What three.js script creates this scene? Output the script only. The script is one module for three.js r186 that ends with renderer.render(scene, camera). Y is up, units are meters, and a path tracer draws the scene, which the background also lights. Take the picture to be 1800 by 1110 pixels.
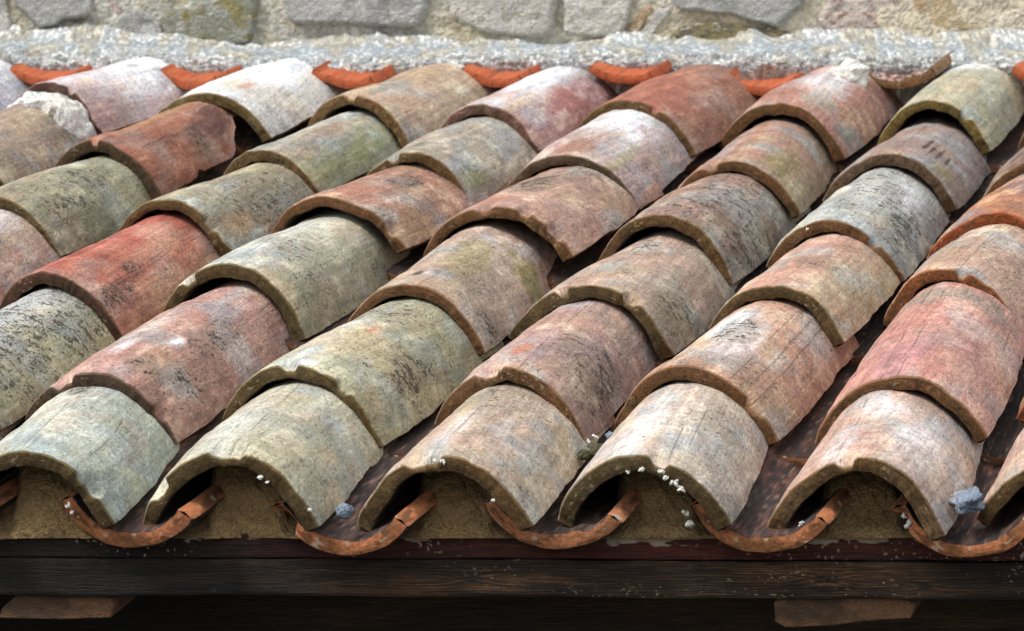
import * as THREE from 'three';
import { mergeGeometries, mergeVertices } from 'three/addons/utils/BufferGeometryUtils.js';

// ------------------------------------------------------------------ camera, sky, sun, exposure
const EYE = 2.5;                                   // camera height above the ground
const scene = new THREE.Scene();
const camera = new THREE.PerspectiveCamera(12.667, 1024 / 631, 0.1, 400);
camera.position.set(0, EYE, 0);
camera.lookAt(0, EYE, -1);
camera.focus = 3.55;
camera.userData.fStop = 9;

const renderer = new THREE.WebGLRenderer({ antialias: true });
renderer.setSize(1024, 631);
renderer.shadowMap.enabled = true;
renderer.toneMapping = THREE.LinearToneMapping;
renderer.toneMappingExposure = 1.76;

const SUN_DIR = new THREE.Vector3(-0.66, 0.98, 0.40).normalize();
const SKY_LEVEL = 0.64;
const sun = new THREE.DirectionalLight(new THREE.Color(1, 0.965, 0.91), 1.5);
sun.position.copy(SUN_DIR).multiplyScalar(12).add(new THREE.Vector3(0, EYE, -4));
sun.target.position.set(0, EYE, -4);
sun.castShadow = true;
sun.shadow.mapSize.set(2048, 2048);
sun.shadow.radius = 26;
Object.assign(sun.shadow.camera, { left: -3, right: 3, top: 3, bottom: -3, near: 1, far: 30 });
scene.add(sun, sun.target);

// ------------------------------------------------------------------ noise
let seedState = 90210;
const rnd = () => { seedState = (Math.imul(seedState, 1664525) + 1013904223) >>> 0; return seedState / 4294967296; };
const rr = (a, b) => a + (b - a) * rnd();
const RT = new Float32Array(65536);
for (let i = 0; i < 65536; i++) RT[i] = rnd();
const clamp = (x, a = 0, b = 1) => x < a ? a : x > b ? b : x;
const ss = (a, b, x) => { const t = clamp((x - a) / (b - a)); return t * t * (3 - 2 * t); };
const mixn = (a, b, t) => a + (b - a) * t;
function vn(x, y, s) {                                                   // value noise 0..1
  const xi = Math.floor(x), yi = Math.floor(y); let fx = x - xi, fy = y - yi;
  fx = fx * fx * (3 - 2 * fx); fy = fy * fy * (3 - 2 * fy);
  const k = Math.imul(s | 0, 83492791), ax = Math.imul(xi, 73856093), bx = Math.imul(xi + 1, 73856093), ay = Math.imul(yi, 19349663), by = Math.imul(yi + 1, 19349663);
  const h = (a, b) => { let v = a ^ b ^ k; v = Math.imul(v ^ (v >>> 15), 2246822519); return RT[(v ^ (v >>> 13)) & 65535]; };
  const a = h(ax, ay), b = h(bx, ay), c = h(ax, by), d = h(bx, by);
  return a + (b - a) * fx + (c - a + (a - b - c + d) * fx) * fy;
}
function fbm(x, y, s, o = 3) {
  let v = 0, a = 0.5, n = 0;
  for (let i = 0; i < o; i++) { v += a * vn(x, y, s + i * 17); n += a; a *= 0.5; x = x * 2.03 + 11.3; y = y * 2.03 + 5.7; }
  return v / n;
}
function n3(x, y, z, s) { return (vn(x + z * 0.71, y - z * 0.37, s) + vn(y + 31.7 - x * 0.29, z + x * 0.53, s + 3) + vn(z + 7.1, x + y * 0.61, s + 7)) / 3; }

// sky: a bright thin overcast, brightest around the veiled sun, cooler away from it
{
  const w = 512, h = 256, px = new Float32Array(w * h * 4), d = new THREE.Vector3();
  for (let j = 0; j < h; j++) for (let i = 0; i < w; i++) {
    const lat = ((j + 0.5) / h - 0.5) * Math.PI, lon = ((i + 0.5) / w - 0.5) * 2 * Math.PI;
    d.set(Math.cos(lat) * Math.cos(lon), Math.sin(lat), Math.cos(lat) * Math.sin(lon));
    const up = Math.max(d.y, 0), near = Math.max(d.dot(SUN_DIR), 0);
    const q = 1 / (0.25 + up), cl = fbm(d.x * q * 1.6 + 9, d.z * q * 1.6 + 4, 401, 5);
    let L = 0.62 + 0.42 * up + 0.16 * (cl - 0.5) + 0.55 * near ** 3 + 0.5 * near ** 14;
    let c = [0.93, 1.0, 1.1];
    if (near > 0) { const t = near ** 3 * 0.6; c = [mixn(c[0], 1.03, t), mixn(c[1], 1.0, t), mixn(c[2], 0.94, t)]; }
    const below = ss(0.02, -0.04, d.y);
    const o = (j * w + i) * 4;
    for (let k = 0; k < 3; k++) px[o + k] = SKY_LEVEL * mixn(L * c[k], [0.09, 0.088, 0.08][k], below);
    px[o + 3] = 1;
  }
  const t = new THREE.DataTexture(px, w, h, THREE.RGBAFormat, THREE.FloatType);
  t.mapping = THREE.EquirectangularReflectionMapping; t.magFilter = t.minFilter = THREE.LinearFilter; t.needsUpdate = true;
  scene.background = t; scene.environment = t;
}

// ------------------------------------------------------------------ helpers
const used = {};
function numbered(name) { const n = used[name] = (used[name] ?? -1) + 1; return n ? name + '_' + String(n).padStart(3, '0') : name; }
function tag(o, label, category, group, kind) {
  if (label) o.userData.label = label;
  if (category) o.userData.category = category;
  if (group) o.userData.group = group;
  if (kind) o.userData.kind = kind;
  return o;
}
function mesh(name, geo, mat, parent) {
  const m = new THREE.Mesh(geo, mat); m.name = numbered(name); m.castShadow = m.receiveShadow = true; (parent || scene).add(m); return m;
}
function thing(name, label, category, pos = [0, 0, 0]) {
  const g = new THREE.Group(); g.name = numbered(name); g.position.set(...pos); scene.add(g); return tag(g, label, category);
}
const lin = (c) => { c /= 255; return c <= 0.04045 ? c / 12.92 : ((c + 0.055) / 1.055) ** 2.4; };
const toS = (l) => { l = clamp(l); return 255 * (l <= 0.0031308 ? l * 12.92 : 1.055 * l ** (1 / 2.4) - 0.055); };
const LUT = (k, g = 1) => Uint8Array.from({ length: 256 }, (_, i) => Math.round(toS(lin(i) ** g * k)));
function colourTexture(w, h, f, k = 1, g = 1) {                                 // f(u, v, out) fills out with sRGB 0..255
  const d = new Uint8Array(w * h * 4), out = [0, 0, 0], T = LUT(k, g);
  for (let j = 0; j < h; j++) for (let i = 0; i < w; i++) {
    f((i + 0.5) / w, (j + 0.5) / h, out); const o = (j * w + i) * 4;
    d[o] = T[clamp(out[0] | 0, 0, 255)]; d[o + 1] = T[clamp(out[1] | 0, 0, 255)]; d[o + 2] = T[clamp(out[2] | 0, 0, 255)]; d[o + 3] = 255;
  }
  const t = new THREE.DataTexture(d, w, h); t.colorSpace = THREE.SRGBColorSpace; t.magFilter = t.minFilter = THREE.LinearFilter;
  t.wrapS = t.wrapT = THREE.MirroredRepeatWrapping; t.needsUpdate = true; return t;
}
function heightTexture(w, h, f) {                                        // f(u, v) 0..1
  const d = new Uint8Array(w * h * 4);
  for (let j = 0; j < h; j++) for (let i = 0; i < w; i++) { const v = clamp(f((i + 0.5) / w, (j + 0.5) / h)) * 255, o = (j * w + i) * 4; d[o] = d[o + 1] = d[o + 2] = v; d[o + 3] = 255; }
  const t = new THREE.DataTexture(d, w, h); t.magFilter = t.minFilter = THREE.LinearFilter; t.wrapS = t.wrapT = THREE.MirroredRepeatWrapping; t.needsUpdate = true; return t;
}
const mx = (o, c, t) => { o[0] += (c[0] - o[0]) * t; o[1] += (c[1] - o[1]) * t; o[2] += (c[2] - o[2]) * t; };
const mul = (o, k) => { o[0] *= k; o[1] *= k; o[2] *= k; };
// patches: [{ nu, nv, f(i/nu, j/nv) -> [x, y, z], uv(i/nu, j/nv) -> [u, v] }] joined into one geometry, normals smooth inside a patch
function patches(list) {
  const P = [], U = [], I = [];
  for (const { nu, nv, f, uv, flip, us, vs } of list) {
    const base = P.length / 3;
    for (let j = 0; j <= nv; j++) for (let i = 0; i <= nu; i++) {
      const a = us ? us[i] : i / nu, b = vs ? vs[j] : j / nv; P.push(...f(a, b)); U.push(...uv(a, b));
    }
    for (let j = 0; j < nv; j++) for (let i = 0; i < nu; i++) {
      const a = base + j * (nu + 1) + i, b = a + 1, c = a + nu + 1, d = c + 1;
      if (flip) I.push(a, c, b, b, c, d); else I.push(a, b, c, b, d, c);
    }
  }
  const g = new THREE.BufferGeometry();
  g.setAttribute('position', new THREE.Float32BufferAttribute(P, 3)); g.setAttribute('uv', new THREE.Float32BufferAttribute(U, 2));
  g.setIndex(I); g.computeVertexNormals(); return g;
}
// a lump: a ball pushed about by noise, base at y = 0
function lump(rx, ry, rz, seed, rough = 0.35, detail = 4, box = 0) {
  const g = mergeVertices(new THREE.IcosahedronGeometry(1, detail).deleteAttribute('uv').deleteAttribute('normal')), p = g.attributes.position, v = new THREE.Vector3();
  const uv = new Float32Array(p.count * 2);
  for (let i = 0; i < p.count; i++) {
    v.fromBufferAttribute(p, i);
    const k = 1 + rough * ((n3(v.x * 1.7, v.y * 1.7, v.z * 1.7, seed) - 0.5) * 2.2 + (n3(v.x * 5, v.y * 5, v.z * 5, seed + 40) - 0.5) * 1.1);
    if (box) v.multiplyScalar(1 / mixn(1, Math.max(Math.abs(v.x), Math.abs(v.y), Math.abs(v.z)) * 1.25, box));
    p.setXYZ(i, v.x * k * rx, v.y * k * ry, v.z * k * rz); uv[i * 2] = (v.x * k * rx + v.z * rz) * 4; uv[i * 2 + 1] = (v.y * k * ry + v.z * rz * 0.5) * 4;
  }
  g.setAttribute('uv', new THREE.BufferAttribute(uv, 2)); g.computeVertexNormals(); return g;
}

// ------------------------------------------------------------------ the roof: its plane, its tiles
// roof axes: x across the tile columns, y out of the roof, z down the slope towards the eave
const RO = new THREE.Vector3(-0.58263, EYE - 0.14582, -3.19688);
const RX = new THREE.Vector3(0.93627, -0.122, 0.32941), RN = new THREE.Vector3(0, 0.93775, 0.3473), RU = new THREE.Vector3(0.35128, 0.32517, -0.87799);
const roof = new THREE.Group(); roof.name = 'tiled_roof'; scene.add(roof);
tag(roof, 'weathered terracotta barrel tile roof with rounded tiles in slanting rows below the stone wall', 'roof', null, 'thing');
roof.position.copy(RO); roof.quaternion.setFromRotationMatrix(new THREE.Matrix4().makeBasis(RX, RN, RU.clone().negate()));

const CLAY = 0.82;                                  // clay's own reflectance against the table's tones
const TW = 400, TH = 560;                           // texels of a tile's sheet: the outside above, rim and underside below
const WHITE = [238, 240, 244], DARK = [70, 64, 55];
function region(list, t, v, wob) {
  let m = 0;
  for (const [t0, v0, rt, rv, a] of list) {
    const d = Math.hypot((t - t0) / rt, (v - v0) / rv) + wob; m = Math.max(m, a * (1 - ss(0.35, 1.1, d)));
  }
  return m;
}
const soft = (c) => { const g = 0.35 * c[0] + 0.5 * c[1] + 0.15 * c[2]; return c.map((v) => v + (g - v) * 0.18).map((v, i) => v * [0.99, 1, 1.02][i]); };
function tileSheet(s0, seed) {
  const s = { ...s0, A: soft(s0.A), B: soft(s0.B), C: soft(s0.C) };
  const RIM = (s.rim || [140, 112, 72]).map((v) => v * 0.93), W = s.W || [], D = s.D || [], X = s.X || [], lines = s.L || [], moss = s.moss || 0, fl = s.f ?? 0.6, pale = s.p ?? 0.35, dens = s.d ?? 0.2;
  const tilt = (seed % 7 - 3) * 0.05;
  return colourTexture(TW, TH, (u, vv, o) => {
    const x = u * 0.30;
    if (vv < 0.2) {                                  // rim (0.1..0.2), underside (0..0.09), foot edges
      const y = vv * 0.34, n = fbm(x * 80, y * 90, seed + 5, 3), n2 = fbm(x * 420, y * 330, seed + 6, 2);
      o[0] = RIM[0]; o[1] = RIM[1]; o[2] = RIM[2];
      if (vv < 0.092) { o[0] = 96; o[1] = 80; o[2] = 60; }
      mx(o, s.A, 0.2 * ss(0.45, 0.75, fbm(x * 30, y * 20, seed + 9, 2)));
      mx(o, [104, 92, 48], ss(0.5, 0.8, fbm(x * 26, y * 60, seed + 12, 3)) * (0.45 + moss));
      mul(o, 0.82 + 0.2 * n); mul(o, 0.80 + 0.40 * n2);
      mx(o, [60, 50, 36], 0.3 * ss(0.62, 0.75, fbm(x * 120, y * 140, seed + 15, 2)));
      mx(o, [205, 196, 172], 0.6 * ss(0.72, 0.8, fbm(x * 170, y * 170, seed + 18, 2)) * ss(0.5, 0.7, fbm(x * 22, 3, seed + 20, 2)));
      return;
    }
    const v = (vv - 0.2) / 0.8, y = v * 0.42, xs = x + y * tilt;
    const lo = fbm(x * 13, y * 9, seed, 3), lo2 = fbm(x * 22 + 7, y * 15, seed + 30, 3), mid = fbm(x * 60, y * 52, seed + 60, 3), fine = vn(x * 850, y * 850, seed + 70), fine2 = fbm(x * 300, y * 260, seed + 75, 2);
    const streak = fbm(xs * 330, y * 9, seed + 80, 2) - 0.5, streak2 = fbm(xs * 90, y * 5, seed + 84, 2) - 0.5, wipe = fbm(x * 34, y * 210, seed + 88, 2) - 0.5;
    o[0] = s.A[0]; o[1] = s.A[1]; o[2] = s.A[2];
    mx(o, s.B, ss(0.36, 0.66, lo) * (s.b ?? 0.7));
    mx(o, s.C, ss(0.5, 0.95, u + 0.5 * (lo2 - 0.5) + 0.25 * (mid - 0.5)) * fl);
    const h1 = fbm(x * 19 + 3, y * 13, seed + 40, 3), h2 = fbm(x * 17, y * 15 + 8, seed + 44, 3), h3 = fbm(x * 24 + 5, y * 17, seed + 48, 3), hv = s.h ?? 0.3;
    mx(o, [200, 184, 144], hv * 0.8 * ss(0.5, 0.72, h1)); mx(o, [176, 186, 192], hv * 1.5 * ss(0.5, 0.72, h2)); mx(o, [206, 156, 140], hv * 0.5 * ss(0.54, 0.74, h3));
    for (const e of X) mx(o, e[5], region([e], u, v, (lo2 - 0.5) * 1.1 + (mid - 0.5) * 0.9));
    // pale bloom and worn skin
    mx(o, [214, 206, 186], pale * ss(0.52, 0.74, 0.55 * lo2 + 0.45 * mid));
    const w = region(W, u, v, (lo - 0.5) * 0.7 + (mid - 0.5) * 0.8 + streak2 * 0.5);
    mx(o, WHITE, clamp(w * (0.9 + 0.7 * (mid - 0.5) + 0.7 * streak2)));
    mul(o, 1 + 0.13 * streak + 0.11 * streak2 + 0.09 * wipe + 0.2 * (mid - 0.5) + 0.16 * (lo2 - 0.5));
    mul(o, 0.9 + 0.22 * fine2); mul(o, 0.94 + 0.13 * fine);
    // grey film, then dark lichen flecks, drawn out across the tile as it was wiped
    const dk = region(D, u, v, (lo2 - 0.5) * 0.9 + (mid - 0.5) * 0.7);
    mx(o, [122, 116, 104], dk * 0.34 * (0.5 + mid));
    const fk = 0.46 * fbm(x * 75 + y * 60, y * 150 - x * 50, seed + 100, 5) + 0.34 * fbm(x * 400, y * 460, seed + 110, 2) + 0.20 * mid;
    const th = 0.74 - 0.17 * dens * (0.4 + lo) - 0.2 * dk;
    mx(o, DARK, 0.7 * ss(th - 0.02, th + 0.09, fk));
    const pit = vn(x * 420 + 3, y * 330, seed + 120); if (pit > 0.88) mul(o, 1 - 4 * (pit - 0.88)); const pit2 = vn(x * 760, y * 690, seed + 124) * vn(x * 90, y * 80, seed + 126); if (pit2 > 0.6) mul(o, 1 - 1.0 * (pit2 - 0.55)); const lite = vn(x * 610, y * 560, seed + 128); if (lite > 0.86) mul(o, 1 + 1.1 * (lite - 0.86));
    mx(o, [216, 212, 196], 0.55 * ss(0.66, 0.82, fbm(x * 190, y * 190, seed + 130, 3)) * ss(0.48, 0.7, lo));
    if (moss) mx(o, [156, 150, 98], moss * 1.0 * ss(0.5, 0.8, 0.5 * fbm(x * 40, y * 40, seed + 140, 3) + 0.5 * ss(0.2, 0.95, u)));
    for (const l of lines) { const c = Math.abs(u + 0.02 * (fbm(y * 9, 3, seed + 150, 2) - 0.5) + (v - 0.3) * 0.03 - l); if (c < 0.006) mul(o, 1 - 0.24 * (1 - c / 0.006) * ss(0.25, 0.6, fbm(y * 30, l * 40, seed + 155, 2))); }
    const lip = 0.002 + 0.012 * fbm(x * 60, 1, seed + 160, 3); if (v < lip) mx(o, RIM, 0.75 * ss(lip, lip * 0.4, v));
  }, CLAY, 1.32);
}
const clayBumps = [];
for (let k = 0; k < 5; k++) clayBumps.push(heightTexture(TW, TH, (u, v) => {
  const x = u * 0.30, y = v * 0.5, s = 700 + k * 31;
  if (v < 0.2) return 0.5 + 0.4 * (fbm(x * 150, y * 90, s, 3) - 0.5) + 0.5 * (fbm(x * 520, y * 330, s + 5, 2) - 0.5);
  let h = 0.6 + 0.3 * (fbm(x * 300, y * 12, s + 2, 2) - 0.5) + 0.25 * (fbm(x * 40, y * 120, s + 3, 3) - 0.5) + 0.45 * (fbm(x * 420, y * 420, s + 4, 2) - 0.5);
  const p = fbm(x * 170, y * 170, s + 9, 2); h -= 0.9 * ss(0.68, 0.8, p);
  return h;
}));

// A half-round tile. Its own axes: x across, y out, z towards the nose; the crown of the nose is the origin.
// sg = 1 for a cover (arched up), -1 for a channel (arched down; then y = 0 is its underside).
function tileGeometry({ W, H, L = 0.42, th = 0.017, skew = 0, seed, taper = 0.2, chips = [], sg = 1, NT = 112, NS = 36, wob = 1, open = 28, tear = 0.008 }) {
  const fall = taper * 0.55, tan = Math.tan(skew), P0 = open * Math.PI / 180, CP = Math.cos(P0), SP = Math.sin(P0);
  const edge = (t) => 0.0022 * (fbm(t * 9, 2, seed + 1, 3) - 0.5) * 2 * wob + 0.0008 * (fbm(t * 46, 5, seed + 2, 2) - 0.5) * 2 * wob + 0.0006 * (fbm(t * 130, 8, seed + 3, 2) - 0.5) * wob;
  const chip = (t, z) => {                                               // how much of the outside has broken away near the nose
    let m = 0; for (const [t0, w, , l] of chips) m = Math.max(m, (1 - ss(0.4, 1.05, Math.abs(t - t0) / w + 0.35 * (fbm(t * 60, z * 60, seed + 4, 2) - 0.5))) * (1 - ss(0.3, 1, z / l)));
    return m;
  };
  const cornerR = 0.016 * vn(seed, 3, 61), cornerL = 0.012 * vn(seed, 5, 63);
  const back = (t) => { let m = cornerR * ss(0.90, 1, t) ** 2 * (sg > 0 ? 1 : 0.2) + cornerL * ss(0.08, 0, t) ** 2 * (sg > 0 ? 1 : 0.2); for (const [t0, w, d] of chips) m = Math.max(m, d * (1 - ss(0.35, 1.1, Math.abs(t - t0) / w + 0.4 * (fbm(t * 70, 2, seed + 17, 2) - 0.5)))); return m; };
  const at = (t, z, inner, inset = 0) => {                               // t 0..1 from left foot to right foot, z metres behind the nose
    const k = 1 - taper * z / L + (sg > 0 ? 0.05 * Math.sin(Math.PI * clamp(z / (0.75 * L))) : 0), kh = 1 - fall * z / L;
    const rag = tear * ss(0.03, 0.16, z) * (0.3 + 1.5 * ss(0.35, 0.7, fbm(z * 16, 3, seed + 21, 3))) + 0.006 * fbm(z * 90, 4, seed + 22, 3);   // the long edges are ragged
    const th0 = P0 + (Math.PI - 2 * P0) * (t > 0.5 ? 0.5 + (t - 0.5) * (1 - 2 * rag) : t), c = Math.cos(th0), s = Math.sin(th0);
    const w = W * k, h = H * kh, ea = w / CP, eb = h / (1 - SP), flare = -0.0015 * (1 - ss(0, 0.06, z)) * (sg > 0 ? 1 : 0);
    let r = 0.0060 * (fbm(t * 3, z * 7, seed + 6, 2) - 0.5) * 2 * wob + 0.0014 * (fbm(t * 16, z * 40, seed + 7, 2) - 0.5) * 2 * wob + flare;
    if (inner) r -= th * (1 + 0.2 * (fbm(t * 6, 9, seed + 8, 3) - 0.5) * 2) - inset;
    else { r -= inset; r -= chip(t, z) * (chips.length ? th * 0.5 : 0); }
    const nx = -c / ea, ny = s / eb, nl = Math.hypot(nx, ny);
    const x = -ea * c + r * nx / nl, y = eb * (s - 1) + r * ny / nl;
    const zz = z + edge(t) * (1 - ss(0, 0.04, z)) + back(t) * 0.6 * (1 - ss(0.0, 0.03, z)) * (inner ? 0.45 : 1) - x * tan * (1 - z / L);
    return [x, sg > 0 ? y : -y - 0 , -zz];
  };
  const zs = [0, 0.0012, 0.003, 0.006, 0.011, 0.018, 0.027]; while (zs.length < NS) zs.push(mixn(0.027, L, (zs.length - 6) / (NS - 7)));
  const vs = Array.from({ length: NS }, (_, i) => i);
  const ins = (z) => z < 0.001 ? 0.0022 : z < 0.002 ? 0.0010 : z < 0.004 ? 0.0002 : 0;
  const nv = NS - 1;
  const outer = { nu: NT, nv, vs, f: (t, j) => at(t, zs[j], false, ins(zs[j])), uv: (t, j) => [t, 0.2 + 0.8 * zs[j] / L] };
  const inner = { nu: NT, nv, vs, flip: true, f: (t, j) => at(t, zs[j], true, j === 0 ? 0.0012 : 0), uv: (t, j) => [t, 0.004 + 0.085 * zs[j] / L] };
  const capR = 6;
  const cap = (z, flip, rough) => ({ nu: NT, nv: capR, flip, f: (t, b) => {
    const A = at(t, z, true, z ? 0 : 0.0012), B = at(t, z, false, z ? 0 : 0.0022), e = Math.sin(Math.PI * b);
    const push = rough * e * (0.0009 + 0.0014 * (fbm(t * 34, b * 2.2, seed + 11, 3) - 0.5) + 0.0009 * (fbm(t * 130, b * 5, seed + 13, 2) - 0.5));
    return [mixn(A[0], B[0], b), mixn(A[1], B[1], b), mixn(A[2], B[2], b) + push];
  }, uv: (t, b) => [t, 0.104 + 0.09 * b] });
  const foot = (t, flip) => ({ nu: 2, nv, vs, flip, f: (a, j) => {
    const A = at(t, zs[j], true, j === 0 ? 0.0012 : 0), B = at(t, zs[j], false, ins(zs[j])), e = a * (1 - a) * 4;
    return [mixn(A[0], B[0], a), mixn(A[1], B[1], a) - sg * e * 0.003, mixn(A[2], B[2], a)];
  }, uv: (a, j) => [zs[j] / L, 0.11 + 0.06 * a] });
  return patches([outer, inner, cap(0, true, 1), cap(L, false, 0), foot(0, true), foot(1, false)]);
}

// the cover tiles: [column, row, x, up the slope, half width, height, roll, skew of the nose, drop of the tail below the next nose (mm)]
const COVERS = [
  [0, 0, 0.038, -0.002, 0.103, 0.083, 1.0, -0.5, 24], [1, 0, 0.246, 0.077, 0.108, 0.089, 4.2, -2.6, 24],
  [2, 0, 0.476, 0.149, 0.104, 0.084, 5.6, -2.5, 24], [3, 0, 0.691, 0.230, 0.102, 0.081, 4.8, -2.2, 24],
  [4, 0, 0.912, 0.312, 0.104, 0.092, 5.9, -2.3, 24], [0, 1, -0.003, 0.246, 0.105, 0.082, 0.3, -0.8, 21],
  [1, 1, 0.216, 0.347, 0.110, 0.092, 1.5, -2.1, 26], [2, 1, 0.460, 0.426, 0.099, 0.084, 0.3, 0.5, 25],
  [3, 1, 0.660, 0.511, 0.106, 0.091, 4.6, -2.2, 24], [4, 1, 0.898, 0.573, 0.108, 0.085, 8.5, -3.8, 23],
  [-1, 2, -0.228, 0.540, 0.099, 0.082, 1.6, 0.0, 23], [0, 2, -0.023, 0.657, 0.110, 0.092, -0.4, -1.2, 34],
  [1, 2, 0.233, 0.669, 0.104, 0.085, -0.3, 0.0, 24], [2, 2, 0.454, 0.743, 0.115, 0.085, 0.9, -2.1, 25],
  [3, 2, 0.673, 0.822, 0.098, 0.073, 5.1, -1.4, 22], [4, 2, 0.880, 0.978, 0.100, 0.088, 1.6, -0.5, 24],
  [-2, 3, -0.468, 0.813, 0.102, 0.083, 0.5, -0.2, 24], [-1, 3, -0.228, 0.879, 0.099, 0.074, 3.9, -0.8, 28],
  [0, 3, -0.018, 0.968, 0.114, 0.074, 5.4, -5.2, 31], [1, 3, 0.213, 0.998, 0.117, 0.075, 8.1, -5.0, 33],
  [2, 3, 0.459, 1.058, 0.106, 0.086, -1.2, 0.0, 34], [3, 3, 0.683, 1.122, 0.099, 0.082, 0.7, -0.1, 22],
  [4, 3, 0.893, 1.233, 0.101, 0.084, 0.3, 0.2, 20], [-2, 4, -0.455, 1.096, 0.104, 0.080, 1.8, -1.1, 28],
  [-1, 4, -0.203, 1.140, 0.090, 0.070, 6.3, -0.0, 21], [0, 4, 0.009, 1.198, 0.100, 0.075, 3.6, -0.9, 21],
  [1, 4, 0.229, 1.291, 0.111, 0.082, 1.3, -1.5, 22], [2, 4, 0.469, 1.340, 0.101, 0.081, 1.7, -0.4, 21],
  [3, 4, 0.682, 1.455, 0.104, 0.081, 1.7, -0.7, 26], [-3, 5, -0.684, 1.352, 0.101, 0.076, 3.8, -1.3, 24],
  [-2, 5, -0.428, 1.388, 0.130, 0.070, 3.6, -8.8, 18], [-1, 5, -0.198, 1.461, 0.107, 0.075, 3.9, -2.8, 30],
  [0, 5, 0.017, 1.484, 0.096, 0.072, 4.3, -0.3, 20], [1, 5, 0.228, 1.597, 0.113, 0.080, 2.0, -3.2, 18],
  [2, 5, 0.454, 1.667, 0.112, 0.085, 2.6, -2.5, 36], [3, 5, 0.676, 1.763, 0.097, 0.080, 3.0, -0.3, 40],
];
const PALE = [200, 199, 182], CREAM = [204, 198, 174], BEIGE = [203, 181, 154], SAND = [192, 166, 132], PINK = [203, 160, 142], TERRA = [192, 138, 114], ROSE = [190, 150, 142],
  LILAC = [186, 160, 158], RED = [194, 98, 82], BRICK = [182, 112, 90], BROWN = [166, 116, 88], OLIVE = [174, 168, 138], GREY = [176, 172, 160], ASH = [150, 146, 136], SLATE = [122, 122, 122], GREEN = [160, 168, 138], ORANGE = [206, 116, 62];
const RIM1 = [144, 114, 72], RIM2 = [152, 114, 74], RIM3 = [130, 108, 66], RIM4 = [178, 120, 74];
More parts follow.
